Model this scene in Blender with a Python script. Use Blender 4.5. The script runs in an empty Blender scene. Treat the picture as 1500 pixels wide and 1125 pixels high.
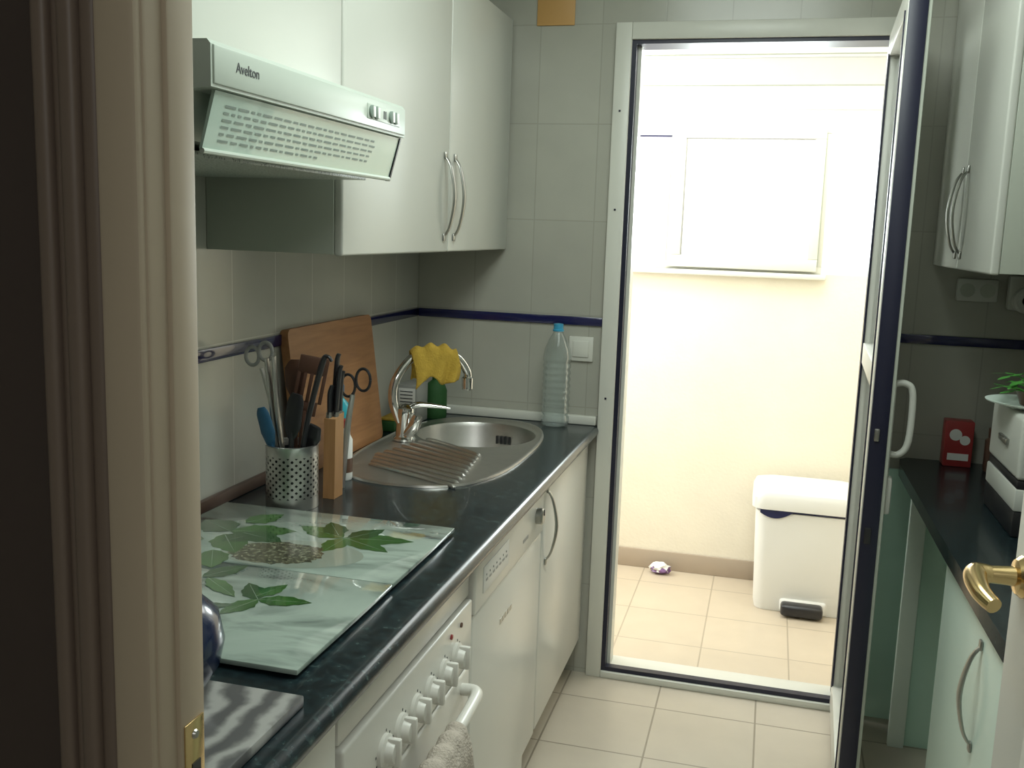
import bpy, bmesh, math, random
from mathutils import Vector, Matrix
random.seed(4)
sc = bpy.context.scene
try:
    sc.view_settings.view_transform = 'Standard'
except Exception as e:
    print(e)

# ------------------------------------------------------------------ materials
def newmat(name):
    m = bpy.data.materials.new(name); m.use_nodes = True
    nt = m.node_tree
    return m, nt, nt.nodes, nt.links, nt.nodes['Principled BSDF']

def mat(name, col, rough=0.5, metal=0.0, var=0.06, vscale=6.0, bump=0.0, bscale=60.0, coat=0.0, spec=None):
    m, nt, N, L, b = newmat(name)
    geo = N.new('ShaderNodeNewGeometry')
    no = N.new('ShaderNodeTexNoise'); no.inputs['Scale'].default_value = vscale; no.inputs['Detail'].default_value = 3
    L.new(geo.outputs['Position'], no.inputs['Vector'])
    mx = N.new('ShaderNodeMixRGB')
    mx.inputs[1].default_value = (*[c*(1-var) for c in col], 1)
    mx.inputs[2].default_value = (*[min(1, c*(1+var)) for c in col], 1)
    L.new(no.outputs['Fac'], mx.inputs[0]); L.new(mx.outputs[0], b.inputs['Base Color'])
    b.inputs['Roughness'].default_value = rough
    b.inputs['Metallic'].default_value = metal
    b.inputs['Coat Weight'].default_value = coat
    if spec is not None: b.inputs['Specular IOR Level'].default_value = spec
    if bump > 0:
        n2 = N.new('ShaderNodeTexNoise'); n2.inputs['Scale'].default_value = bscale
        L.new(geo.outputs['Position'], n2.inputs['Vector'])
        bp = N.new('ShaderNodeBump'); bp.inputs['Strength'].default_value = bump; bp.inputs['Distance'].default_value = 0.01
        L.new(n2.outputs['Fac'], bp.inputs['Height']); L.new(bp.outputs[0], b.inputs['Normal'])
    return m

def tilemat(name, col, grout, axes, w, h, ox=0, oz=0, mortar=0.003, rough=0.25, var=0.03, bump=0.4):
    m, nt, N, L, b = newmat(name)
    geo = N.new('ShaderNodeNewGeometry'); sep = N.new('ShaderNodeSeparateXYZ'); com = N.new('ShaderNodeCombineXYZ')
    L.new(geo.outputs['Position'], sep.inputs[0])
    for k, (ax, off) in enumerate(zip(axes, (ox, oz))):
        a = N.new('ShaderNodeMath'); a.operation = 'SUBTRACT'; a.inputs[1].default_value = off - 20*(w if k == 0 else h)
        L.new(sep.outputs[ax], a.inputs[0]); L.new(a.outputs[0], com.inputs[k])
    br = N.new('ShaderNodeTexBrick'); br.offset = 0; br.squash = 1
    br.inputs['Scale'].default_value = 1
    br.inputs['Brick Width'].default_value = w; br.inputs['Row Height'].default_value = h
    br.inputs['Mortar Size'].default_value = mortar; br.inputs['Mortar Smooth'].default_value = 0.2
    br.inputs['Color1'].default_value = (*[c*(1-var) for c in col], 1)
    br.inputs['Color2'].default_value = (*[min(1, c*(1+var)) for c in col], 1)
    br.inputs['Mortar'].default_value = (*grout, 1)
    L.new(com.outputs[0], br.inputs['Vector'])
    no = N.new('ShaderNodeTexNoise'); no.inputs['Scale'].default_value = 9; no.inputs['Detail'].default_value = 5
    L.new(geo.outputs['Position'], no.inputs['Vector'])
    mp = N.new('ShaderNodeMapRange'); mp.inputs[3].default_value = 0.92; mp.inputs[4].default_value = 1.06
    L.new(no.outputs['Fac'], mp.inputs[0])
    mul = N.new('ShaderNodeMixRGB'); mul.blend_type = 'MULTIPLY'; mul.inputs[0].default_value = 1
    L.new(br.outputs['Color'], mul.inputs[1]); L.new(mp.outputs[0], mul.inputs[2])
    L.new(mul.outputs[0], b.inputs['Base Color'])
    bp = N.new('ShaderNodeBump'); bp.invert = True; bp.inputs['Strength'].default_value = bump; bp.inputs['Distance'].default_value = 0.0015
    L.new(br.outputs['Fac'], bp.inputs['Height']); L.new(bp.outputs[0], b.inputs['Normal'])
    b.inputs['Roughness'].default_value = rough
    return m

def rampmat(name, stops, kind='noise', scale=5, rough=0.3, detail=6, dist=0.0, stretch=(1, 1, 1), metal=0, coat=0):
    m, nt, N, L, b = newmat(name)
    geo = N.new('ShaderNodeNewGeometry'); mp = N.new('ShaderNodeMapping')
    mp.inputs['Scale'].default_value = stretch
    L.new(geo.outputs['Position'], mp.inputs[0])
    if kind == 'noise':
        t = N.new('ShaderNodeTexNoise'); t.inputs['Scale'].default_value = scale; t.inputs['Detail'].default_value = detail
        t.inputs['Distortion'].default_value = dist; out = t.outputs['Fac']
    elif kind == 'wave':
        t = N.new('ShaderNodeTexWave'); t.inputs['Scale'].default_value = scale; t.inputs['Distortion'].default_value = dist
        t.inputs['Detail'].default_value = detail; out = t.outputs['Fac']
    else:
        t = N.new('ShaderNodeTexVoronoi'); t.inputs['Scale'].default_value = scale; out = t.outputs['Distance']
    L.new(mp.outputs[0], t.inputs['Vector'])
    r = N.new('ShaderNodeValToRGB'); e = r.color_ramp.elements
    while len(e) < len(stops): e.new(0.5)
    for el, (p, c) in zip(e, stops): el.position = p; el.color = (*c, 1)
    L.new(out, r.inputs[0]); L.new(r.outputs[0], b.inputs['Base Color'])
    b.inputs['Roughness'].default_value = rough; b.inputs['Metallic'].default_value = metal; b.inputs['Coat Weight'].default_value = coat
    return m

def glassmat(name, col=(1, 1, 1), rough=0.02, ior=1.45):
    m, nt, N, L, b = newmat(name)
    out = N['Material Output']
    tr = N.new('ShaderNodeBsdfTransparent'); tr.inputs[0].default_value = (*col, 1)
    gl = N.new('ShaderNodeBsdfGlossy'); gl.inputs['Roughness'].default_value = rough; gl.inputs[0].default_value = (1, 1, 1, 1)
    fr = N.new('ShaderNodeFresnel'); fr.inputs[0].default_value = ior
    mx = N.new('ShaderNodeMixShader')
    L.new(fr.outputs[0], mx.inputs[0]); L.new(tr.outputs[0], mx.inputs[1]); L.new(gl.outputs[0], mx.inputs[2])
    L.new(mx.outputs[0], out.inputs[0])
    return m

def petmat(name):
    m, nt, N, L, b = newmat(name)
    out = N['Material Output']
    tr = N.new('ShaderNodeBsdfTransparent'); tr.inputs[0].default_value = (0.96, 0.99, 0.99, 1)
    df = N.new('ShaderNodeBsdfDiffuse'); df.inputs[0].default_value = (0.82, 0.92, 0.90, 1)
    gl = N.new('ShaderNodeBsdfGlossy'); gl.inputs['Roughness'].default_value = 0.08
    m1 = N.new('ShaderNodeMixShader'); m1.inputs[0].default_value = 0.08
    L.new(tr.outputs[0], m1.inputs[1]); L.new(df.outputs[0], m1.inputs[2])
    lw = N.new('ShaderNodeLayerWeight'); lw.inputs['Blend'].default_value = 0.22
    m2 = N.new('ShaderNodeMixShader'); L.new(lw.outputs['Facing'], m2.inputs[0])
    L.new(m1.outputs[0], m2.inputs[1]); L.new(gl.outputs[0], m2.inputs[2])
    L.new(m2.outputs[0], out.inputs[0]); return m

M = {}
M['tile_back'] = tilemat('tile_back', (0.44, 0.435, 0.375), (0.375, 0.37, 0.315), (0, 2), 0.195, 0.30, -1.145, 1.215, 0.0020, bump=0.12)
M['tile_left'] = tilemat('tile_left', (0.47, 0.465, 0.41), (0.62, 0.62, 0.56), (1, 2), 0.195, 0.60, 3.10, 1.215, 0.0018, rough=0.16, bump=0.2)
M['paint'] = mat('paint', (0.62, 0.63, 0.58), 0.8)
M['ceil'] = mat('ceil', (0.78, 0.81, 0.78), 0.9)
M['floor'] = tilemat('floor_tile', (0.55, 0.49, 0.40), (0.30, 0.26, 0.20), (0, 1), 0.307, 0.307, -0.26, 2.925, 0.003, 0.3, 0.02)
M['floor2'] = tilemat('floor_tile_util', (0.60, 0.51, 0.39), (0.43, 0.36, 0.27), (0, 1), 0.307, 0.307, -0.154, 3.747, 0.0030, 0.35, 0.02)
M['utilwall'] = mat('utility_wall', (0.85, 0.79, 0.66), 0.85, bump=0.12, bscale=90)
M['utilwhite'] = mat('utility_white', (0.90, 0.91, 0.90), 0.8)
M['base'] = mat('baseboard_tile', (0.44, 0.36, 0.28), 0.4)
M['navy'] = mat('navy_glaze', (0.012, 0.014, 0.075), 0.15, coat=0.5)
M['cab'] = mat('cabinet_white', (0.60, 0.61, 0.555), 0.35, var=0.02)
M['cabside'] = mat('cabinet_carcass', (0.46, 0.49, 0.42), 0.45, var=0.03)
M['hood'] = mat('hood_enamel', (0.53, 0.59, 0.52), 0.35, var=0.03)
M['visor'] = mat('hood_visor', (0.50, 0.64, 0.56), 0.2, var=0.06, coat=0.5)
M['visordark'] = mat('visor_print', (0.20, 0.26, 0.22), 0.5)
M['mesh'] = rampmat('hood_filter', [(0.25, (0.20, 0.23, 0.20)), (0.5, (0.52, 0.56, 0.50))], 'voronoi', 220, 0.4)
M['white'] = mat('white_enamel', (0.72, 0.71, 0.65), 0.28, var=0.02)
M['plastic'] = mat('white_plastic', (0.82, 0.82, 0.79), 0.35, var=0.02)
M['alu'] = mat('white_aluminium', (0.70, 0.70, 0.63), 0.35, var=0.03)
M['black'] = mat('black_rubber', (0.010, 0.011, 0.03), 0.4)
M['blackp'] = mat('black_plastic', (0.02, 0.02, 0.022), 0.3)
M['granite'] = rampmat('granite', [(0.40, (0.007, 0.012, 0.015)), (0.60, (0.014, 0.027, 0.031)), (0.70, (0.035, 0.06, 0.06)), (0.84, (0.13, 0.16, 0.14))], 'noise', 75, 0.26, 8, coat=0.1)
M['steel'] = mat('stainless', (0.62, 0.61, 0.58), 0.36, 1.0, 0.08, 40)
M['chrome'] = mat('chrome', (0.78, 0.78, 0.76), 0.1, 1.0, 0.02)
M['satin'] = mat('satin_nickel', (0.40, 0.40, 0.37), 0.35, 1.0)
M['brass'] = mat('brass', (0.72, 0.53, 0.26), 0.22, 1.0)
M['wood'] = rampmat('beech_board', [(0.2, (0.26, 0.115, 0.045)), (0.55, (0.37, 0.175, 0.068)), (0.9, (0.47, 0.24, 0.10))], 'noise', 9, 0.5, 8, 0.6, (6, 0.6, 6))
M['wood2'] = rampmat('block_wood', [(0.2, (0.32, 0.16, 0.06)), (0.9, (0.48, 0.26, 0.11))], 'noise', 14, 0.5, 6, 0.4, (5, 5, 0.6))
M['darkwood'] = mat('dark_wood', (0.09, 0.038, 0.022), 0.5)
M['upstand'] = mat('upstand_brown', (0.10, 0.06, 0.045), 0.4)
M['jamb'] = mat('jamb_paint', (0.42, 0.345, 0.25), 0.5, var=0.05)
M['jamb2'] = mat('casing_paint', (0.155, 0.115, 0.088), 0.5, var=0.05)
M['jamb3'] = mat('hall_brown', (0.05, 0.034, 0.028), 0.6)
M['doorwhite'] = mat('door_paint', (0.60, 0.61, 0.57), 0.4)
M['glass'] = glassmat('pane_glass', (0.95, 0.98, 0.97))
M['pet'] = petmat('pet_plastic')
M['capblue'] = mat('cap_blue', (0.05, 0.34, 0.55), 0.35)
M['yellow'] = mat('yellow_cloth', (0.50, 0.33, 0.045), 0.9, var=0.2, vscale=45, bump=0.4, bscale=200)
M['towel'] = mat('towel', (0.52, 0.46, 0.39), 0.95, var=0.15, vscale=40, bump=0.5, bscale=220)
M['marble'] = rampmat('pale_marble_print', [(0.32, (0.09, 0.11, 0.10)), (0.43, (0.25, 0.31, 0.27)), (0.55, (0.38, 0.46, 0.40)), (1, (0.48, 0.57, 0.50))], 'noise', 4.5, 0.07, 9, 1.8, (0.7, 1.6, 1), coat=0.8)
M['slab'] = rampmat('grey_marble', [(0.2, (0.10, 0.10, 0.10)), (0.6, (0.20, 0.20, 0.19)), (0.95, (0.36, 0.36, 0.34))], 'wave', 7, 0.3, 6, 9, (1, 1, 1))
M['leaf'] = mat('leaf_print', (0.045, 0.13, 0.03), 0.15, var=0.6, vscale=35, coat=0.6)
M['leaf2'] = mat('leaf_print_dark', (0.025, 0.08, 0.025), 0.15, var=0.4, vscale=30, coat=0.6)
M['herb'] = rampmat('dried_herb_print', [(0.35, (0.03, 0.03, 0.02)), (0.55, (0.12, 0.12, 0.07)), (0.75, (0.34, 0.36, 0.26))], 'noise', 120, 0.15, 4, coat=0.5)
M['bowlp'] = mat('bowl_print', (0.30, 0.35, 0.29), 0.1, var=0.08, coat=0.6)
M['bluepot'] = mat('blue_enamel', (0.010, 0.018, 0.055), 0.2, coat=0.4)
M['blue'] = mat('blue_silicone', (0.03, 0.12, 0.22), 0.4)
M['soap'] = mat('soap_turquoise', (0.03, 0.36, 0.44), 0.25)
M['green'] = mat('green_sponge', (0.02, 0.09, 0.02), 0.7)
M['red'] = mat('red_card', (0.36, 0.04, 0.04), 0.4)
M['brown'] = mat('brown_jar', (0.13, 0.07, 0.045), 0.3)
M['orange'] = mat('orange_tile', (0.58, 0.33, 0.11), 0.5)
M['shade_tint'] = mat('shade_tint_back', (0.66, 0.93, 0.80), 0.5, var=0.04)  # greenish tint of the shaded alcove painted into the colour, lightened for low light
M['shade_tint_edge'] = mat('panel_edge', (0.84, 0.95, 0.88), 0.4)  # paler colour with the same green shade tint mixed in
M['shade_tint_cab'] = mat('cabinet_white_shade_tint', (0.66, 0.80, 0.72), 0.35, var=0.02)  # white cabinet front with greenish shade painted into its colour
M['plant'] = mat('plant_leaf', (0.09, 0.34, 0.06), 0.45, var=0.3, vscale=30)
M['textm'] = mat('dark_lettering', (0.05, 0.055, 0.06), 0.5)
M['greym'] = mat('grey_lettering', (0.35, 0.35, 0.33), 0.5)
M['hill'] = mat('hill_pink', (0.86, 0.76, 0.76), 0.9, var=0.16, vscale=0.5)
M['purple'] = mat('purple_foil', (0.20, 0.10, 0.25), 0.3)
m, nt, N, L, b = newmat('added_lamp_diffuser'); b.inputs['Emission Color'].default_value = (0.95, 1, 0.98, 1); b.inputs['Emission Strength'].default_value = 2.0; M['lamp'] = m  # glow for the added kitchen ceiling fixture

# ------------------------------------------------------------------ builder
class B:
    def __init__(s, name):
        s.name = name; s.v = []; s.f = []; s.mi = []; s.mats = []; s.T = Matrix.Identity(4)
    def _m(s, key):
        if key not in s.mats: s.mats.append(key)
        return s.mats.index(key)
    def add(s, vs, fs, m):
        o = len(s.v); k = s._m(m)
        s.v += [s.T @ Vector(p) for p in vs]
        for f in fs: s.f.append([o+i for i in f]); s.mi.append(k)
        return s
    def box(s, x0, x1, y0, y1, z0, z1, m, bev=0.0, seg=2):
        bm = bmesh.new(); bmesh.ops.create_cube(bm, size=1)
        for v in bm.verts:
            v.co = Vector(((x0+x1)/2+v.co.x*(x1-x0), (y0+y1)/2+v.co.y*(y1-y0), (z0+z1)/2+v.co.z*(z1-z0)))
        if bev > 0: bmesh.ops.bevel(bm, geom=bm.edges[:], offset=bev, segments=seg, profile=0.5, affect='EDGES')
        bm.verts.index_update()
        s.add([v.co.copy() for v in bm.verts], [[v.index for v in f.verts] for f in bm.faces], m); bm.free(); return s
    def prism(s, pts, axis, a0, a1, m):
        n = len(pts)
        def mk(p, a):
            if axis == 0: return (a, p[0], p[1])
            if axis == 1: return (p[0], a, p[1])
            return (p[0], p[1], a)
        vs = [mk(p, a0) for p in pts]+[mk(p, a1) for p in pts]
        fs = [list(range(n))[::-1], list(range(n, 2*n))]+[[i, (i+1) % n, n+(i+1) % n, n+i] for i in range(n)]
        return s.add(vs, fs, m)
    def lathe(s, prof, c, m, n=40, axis='z'):
        vs = []; fs = []
        for (r, h) in prof:
            for i in range(n):
                a = 2*math.pi*i/n
                p = (r*math.cos(a), r*math.sin(a), h)
                if axis == 'x': p = (h, r*math.cos(a), r*math.sin(a))
                if axis == 'y': p = (r*math.cos(a), h, r*math.sin(a))
                vs.append((c[0]+p[0], c[1]+p[1], c[2]+p[2]))
        for j in range(len(prof)-1):
            for i in range(n):
                k = (i+1) % n
                fs.append([j*n+i, j*n+k, (j+1)*n+k, (j+1)*n+i])
        if prof[0][0] > 1e-3: fs.append(list(range(n))[::-1])
        if prof[-1][0] > 1e-3: fs.append([(len(prof)-1)*n+i for i in range(n)])
        return s.add(vs, fs, m)
    def lathe_open(s, prof, c, m, n=48):
        vs = []; fs = []
        for (r, h) in prof:
            for i in range(n):
                a = 2*math.pi*i/n; vs.append((c[0]+r*math.cos(a), c[1]+r*math.sin(a), c[2]+h))
        for j in range(len(prof)-1):
            for i in range(n):
                k = (i+1) % n; fs.append([j*n+i, j*n+k, (j+1)*n+k, (j+1)*n+i])
        return s.add(vs, fs, m)
    def tube(s, pts, r, m, n=12, sub=6, flat=1.0, smooth=True, up=None):
        P = [Vector(p) for p in pts]
        R = r if isinstance(r, (list, tuple)) else [r]*len(P)
        if smooth and len(P) > 2:
            Q = []; RR = []
            for i in range(len(P)-1):
                p0 = P[max(i-1, 0)]; p1 = P[i]; p2 = P[i+1]; p3 = P[min(i+2, len(P)-1)]
                for k in range(sub):
                    t = k/sub
                    Q.append(0.5*((2*p1)+(p2-p0)*t+(2*p0-5*p1+4*p2-p3)*t*t+(3*p1-p0-3*p2+p3)*t**3)); RR.append(R[i]*(1-t)+R[i+1]*t)
            Q.append(P[-1]); RR.append(R[-1])
        else: Q = P; RR = R
        vs = []; fs = []; nrm = None
        for i, p in enumerate(Q):
            t = (Q[min(i+1, len(Q)-1)]-Q[max(i-1, 0)]).normalized()
            if nrm is None:
                u0 = Vector(up) if up else (Vector((0, 0, 1)) if abs(t.z) < 0.9 else Vector((1, 0, 0)))
                nrm = (u0-t*u0.dot(t)).normalized()
            else: nrm = (nrm-t*nrm.dot(t)).normalized()
            bn = t.cross(nrm)
            for k in range(n):
                a = 2*math.pi*k/n; vs.append(p+nrm*math.cos(a)*RR[i]*flat+bn*math.sin(a)*RR[i])
        for j in range(len(Q)-1):
            for k in range(n):
                l = (k+1) % n; fs.append([j*n+k, j*n+l, (j+1)*n+l, (j+1)*n+k])
        fs.append(list(range(n))[::-1]); fs.append([(len(Q)-1)*n+k for k in range(n)])
        return s.add(vs, fs, m)
    def grid(s, fn, nu, nv, m):
        vs = [fn(i/nu, j/nv) for j in range(nv+1) for i in range(nu+1)]
        fs = [[j*(nu+1)+i, j*(nu+1)+i+1, (j+1)*(nu+1)+i+1, (j+1)*(nu+1)+i] for j in range(nv) for i in range(nu)]
        return s.add(vs, fs, m)
    def done(s, solid=0.0, sharp=35):
        c = Vector((sum(v.x for v in s.v), sum(v.y for v in s.v), 0))/len(s.v); c.z = min(v.z for v in s.v)
        me = bpy.data.meshes.new(s.name); me.from_pydata([v-c for v in s.v], [], s.f)
        for k in s.mats: me.materials.append(M[k])
        for p, k in zip(me.polygons, s.mi): p.material_index = k; p.use_smooth = True
        bm = bmesh.new(); bm.from_mesh(me); bmesh.ops.recalc_face_normals(bm, faces=bm.faces[:]); bm.to_mesh(me); bm.free()
        try: me.set_sharp_from_angle(angle=math.radians(sharp))
        except Exception as e: print('sharp', e)
        ob = bpy.data.objects.new(s.name, me); ob.location = c; sc.collection.objects.link(ob)
        if solid > 0:
            mo = ob.modifiers.new('solid', 'SOLIDIFY'); mo.thickness = solid; mo.offset = 0
        return ob

def sbox(name, x0, x1, y0, y1, z0, z1, m, bev=0):
    return B(name).box(x0, x1, y0, y1, z0, z1, m, bev).done()

CT = 0.86
LW = -1.15
RW = 0.83
BW = 3.10
H = 2.45

# ------------------------------------------------------------------ room shell
sbox('floor', -1.25, 0.95, 0.62, 3.12, -0.08, 0, 'floor')
sbox('floor', -1.6, 1.6, -1.9, 0.62, -0.08, 0, 'floor')
sbox('floor', -1.6, 1.1, 3.12, 4.34, -0.08, 0, 'floor2')
sbox('ceiling', -1.25, 0.95, 0.60, 3.22, H, H+0.08, 'ceil')
sbox('ceiling', -1.6, 1.6, -1.9, 0.60, H, H+0.08, 'ceil')
w = B('wall_left'); w.box(LW-0.1, LW, 0.66, 3.22, 0, H, 'tile_left'); w.done()
w = B('wall_right'); w.box(RW, RW+0.1, 0.66, 3.22, 0, H, 'tile_left'); w.done()
DX0, DX1, DZ = -0.515, 0.345, 2.115
w = B('wall_back')
w.box(LW, DX0, BW, BW+0.1, 0, H, 'tile_back'); w.box(DX1, RW, BW, BW+0.1, 0, H, 'tile_back'); w.box(DX0, DX1, BW, BW+0.1, DZ, H, 'tile_back')
w.done()
w = B('wall_front')
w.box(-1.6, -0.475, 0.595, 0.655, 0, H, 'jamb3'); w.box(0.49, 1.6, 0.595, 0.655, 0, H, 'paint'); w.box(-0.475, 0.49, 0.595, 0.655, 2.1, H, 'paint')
w.done()
w = B('wall_hall'); w.box(-1.7, -1.6, -1.9, 0.655, 0, H, 'paint'); w.box(1.6, 1.7, -1.9, 0.655, 0, H, 'paint'); w.box(-1.7, 1.7, -2.0, -1.9, 0, H, 'paint'); w.done()
t = B('trim_border')
zb = 1.197
t.box(LW, LW+0.008, 0.66, BW, zb-0.014, zb+0.014, 'navy', 0.003)
t.box(LW+0.008, DX0, BW-0.008, BW, zb-0.014, zb+0.014, 'navy', 0.003)
t.box(DX1, RW-0.008, BW-0.008, BW, zb-0.010, zb+0.018, 'navy', 0.003)
t.box(RW-0.008, RW, 0.66, BW, zb-0.010, zb+0.018, 'navy', 0.003)
t.done()

# utility room
UW = 4.24; UC = 2.20
wx0, wx1, wz0, wz1 = -1.0, 0.19, 1.34, 1.935
w = B('wall_utility_back')
w.box(-1.6, 1.1, UW, UW+0.1, 0, wz0, 'utilwall')
w.box(-1.6, wx0, UW, UW+0.1, wz0, 2.5, 'utilwhite'); w.box(wx1, 1.1, UW, UW+0.1, wz0, 2.5, 'utilwhite'); w.box(wx0, wx1, UW, UW+0.1, wz1, 2.5, 'utilwhite')
w.done()
w = B('wall_utility_left'); w.box(-1.7, -1.6, 3.2, 4.34, 0, 0.95, 'utilwall'); w.box(-1.7, -1.6, 3.2, 4.34, 2.1, 2.5, 'utilwall'); w.done()  # gap is an added side opening, out of view, to let light in
sbox('wall_utility_right', 0.62, 0.72, 3.2, 4.24, 0, 2.5, 'utilwall')
w = B('wall_utility_front'); w.box(-1.7, DX0-0.0, BW+0.1, BW+0.12, 0, 2.5, 'utilwall'); w.box(DX1, 0.72, BW+0.1, BW+0.12, 0, 2.5, 'utilwall'); w.done()
c = B('ceiling_utility'); c.box(-1.7, 0.72, 3.2, 4.34, UC, UC+0.06, 'utilwhite')
for k in range(5): c.box(-1.6, 0.62, 3.33+k*0.2, 3.336+k*0.2, UC-0.004, UC, 'cabside')
c.done()
t = B('trim_shutter_box'); t.box(-1.6, 0.62, UW-0.02, UW, 2.00, UC, 'utilwhite', 0.004); t.box(-1.6, 0.62, UW-0.022, UW-0.019, 2.09, 2.093, 'cabside'); t.done()
sbox('baseboard_utility', -1.6, 0.62, UW-0.012, UW, 0, 0.085, 'base', 0.002)
w = B('window_1')
fr = 0.03
w.box(wx0, wx1, UW-0.01, UW+0.05, wz0, wz0+fr, 'alu', 0.003); w.box(wx0, wx1, UW-0.01, UW+0.05, wz1-fr, wz1, 'alu', 0.003)
w.box(wx0, wx0+fr, UW-0.01, UW+0.05, wz0+fr, wz1-fr, 'alu', 0.003); w.box(wx1-fr, wx1, UW-0.01, UW+0.05, wz0+fr, wz1-fr, 'alu', 0.003)
sx0, sx1 = -0.44, 0.17
w.box(sx0, sx1, UW-0.045, UW-0.011, wz0+0.01, wz0+0.06, 'alu', 0.003); w.box(sx0, sx1, UW-0.045, UW-0.011, wz1-0.055, wz1-0.005, 'alu', 0.003)
w.box(sx0, sx0+0.055, UW-0.045, UW-0.011, wz0+0.06, wz1-0.055, 'alu', 0.003); w.box(sx1-0.04, sx1, UW-0.045, UW-0.011, wz0+0.06, wz1-0.055, 'alu', 0.003)
w.box(sx0+0.055, sx0+0.062, UW-0.04, UW-0.02, wz0+0.06, wz1-0.055, 'greym'); w.box(sx0+0.062, sx1-0.04, UW-0.04, UW-0.02, wz1-0.060, wz1-0.055, 'greym')
w.box(sx0-0.006, sx0, UW-0.03, UW-0.011, wz0+0.03, wz1-0.03, 'cabside'); w.box(sx1, sx1+0.005, UW-0.03, UW-0.011, wz0+0.03, wz1-0.03, 'cabside')
w.box(sx0+0.06, sx1-0.04, UW-0.03, UW-0.026, wz0+0.06, wz1-0.055, 'glass')
w.box(wx0, sx0, UW-0.02, UW-0.011, wz1-0.05, wz1-0.043, 'navy')
w.box(wx0-0.02, wx1+0.02, UW-0.05, UW-0.0, wz0-0.022, wz0, 'alu', 0.004)
w.done()
w = B('hillside')
def hf(u, v):
    x = -12+34*u
    top = 2.6*math.exp(-((u-0.26)/0.14)**2)+2.2*math.exp(-((u-0.45)/0.16)**2)+0.18*math.sin(u*60)+0.12*math.sin(u*131)
    return (x, 40+20*v, -6+v*(8.2+top))
w.grid(hf, 120, 8, 'hill'); w.done()

# ------------------------------------------------------------------ doorway frame + glazed door
f = B('door_frame')
y0, y1 = BW-0.02, BW+0.125
f.box(DX0, DX0+0.05, y0, y1, 0, DZ, 'alu', 0.003)
f.box(DX1-0.05, DX1, y0, y1, 0, DZ, 'alu', 0.003)
f.box(DX0+0.05, DX1-0.05, y0, y1, DZ-0.05, DZ, 'alu', 0.003)
f.box(DX0+0.05, DX1-0.05, y0, y1, 0, 0.022, 'alu', 0.003)
f.box(DX0+0.05, DX0+0.064, y0+0.012, y1-0.03, 0.022, DZ-0.05, 'black'); f.box(DX1-0.064, DX1-0.05, y0+0.012, y1-0.03, 0.022, DZ-0.05, 'black')
f.box(DX0+0.064, DX1-0.064, y0+0.012, y1-0.03, DZ-0.062, DZ-0.05, 'black'); f.box(DX0+0.064, DX1-0.064, y0+0.012, y0+0.04, 0.022, 0.036, 'black')
f.box(DX0+0.064, DX0+0.075, y0+0.05, y1-0.03, 0.022, DZ-0.05, 'alu')
for zz in (0.95, 1.55, 1.85): f.box(DX0+0.02, DX0+0.026, y0-0.002, y0+0.002, zz, zz+0.006, 'black')
f.done()

d = B('door_1')
ang = math.radians(2.3)
d.T = Matrix.Translation((0.272, 3.07, 0)) @ Matrix.Rotation(-ang, 4, 'Z')
W = 0.675; zt, zbm = 2.06, 0.035; th = 0.044
st = 0.065
d.box(0, th, -W+0.004, -W+st, zbm, zt, 'alu', 0.002); d.box(0, th, -st, 0, zbm, zt, 'alu', 0.002)
d.box(0, th, -W+st, -st, zt-st, zt, 'alu', 0.002); d.box(0, th, -W+st, -st, zbm, zbm+0.09, 'alu', 0.002)
d.box(0, th, -W+st, -st, 1.13, 1.19, 'alu', 0.002)
d.box(0.018, 0.024, -W+st, -st, 0.12, 2.0, 'glass')
d.box(0.002, th-0.002, -W-0.006, -W+0.006, zbm, zt, 'black', 0.002)
d.box(th-0.006, th+0.006, -W-0.002, -W+0.01, zbm, zt, 'cabside', 0.002)
d.box(-0.003, 0.003, -W+st-0.005, -W+st+0.006, 0.12, 2.0, 'black'); d.box(-0.003, 0.003, -st-0.006, -st+0.005, 0.12, 2.0, 'black')
d.tube([(th, -W+0.04, 1.15), (th+0.03, -W+0.04, 1.155), (th+0.048, -W+0.04, 1.13), (th+0.048, -W+0.04, 1.02), (th+0.03, -W+0.04, 0.985), (th, -W+0.04, 0.985)], 0.008, 'cab')
d.box(th, th+0.010, -W+0.02, -W+0.06, 0.84, 1.16, 'cab', 0.004)
d.box(th, th+0.020, -W+0.015, -W+0.05, 0.84, 0.93, 'cab', 0.006)
d.box(0.010, 0.026, -W-0.009, -W-0.004, 0.77, 0.81, 'blackp', 0.002); d.box(0.012, 0.024, -W-0.010, -W-0.005, 1.02, 1.05, 'satin', 0.002)
d.done()

# ------------------------------------------------------------------ entrance jamb and leaf
j = B('door_jamb')
JX = -0.4125
j.box(JX-0.045, JX, 0.585, 0.638, 0, 2.05, 'jamb', 0.003)
j.box(JX-0.004, JX+0.004, 0.606, 0.638, 0, 2.05, 'jamb', 0.002)
j.box(JX-0.034, JX-0.002, 0.578, 0.594, 0, 2.05, 'jamb', 0.004)
j.box(0.45, 0.49, 0.585, 0.655, 0, 2.05, 'jamb', 0.003); j.box(JX-0.06, 0.49, 0.585, 0.655, 2.05, 2.1, 'jamb', 0.003)
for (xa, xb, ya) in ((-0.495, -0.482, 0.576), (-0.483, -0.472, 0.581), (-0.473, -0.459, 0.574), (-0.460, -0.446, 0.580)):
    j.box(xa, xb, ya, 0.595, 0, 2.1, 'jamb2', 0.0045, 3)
j.box(JX+0.004, JX+0.0055, 0.609, 0.634, 1.02, 1.10, 'brass', 0.0005)
j.box(JX+0.0052, JX+0.0062, 0.617, 0.628, 1.045, 1.065, 'blackp')
j.lathe([(0.0001, 0.003), (0.003, 0.0028), (0.004, 0.001)], (JX+0.0045, 0.6215, 1.088), 'satin', 12, 'x')
j.done()

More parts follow.
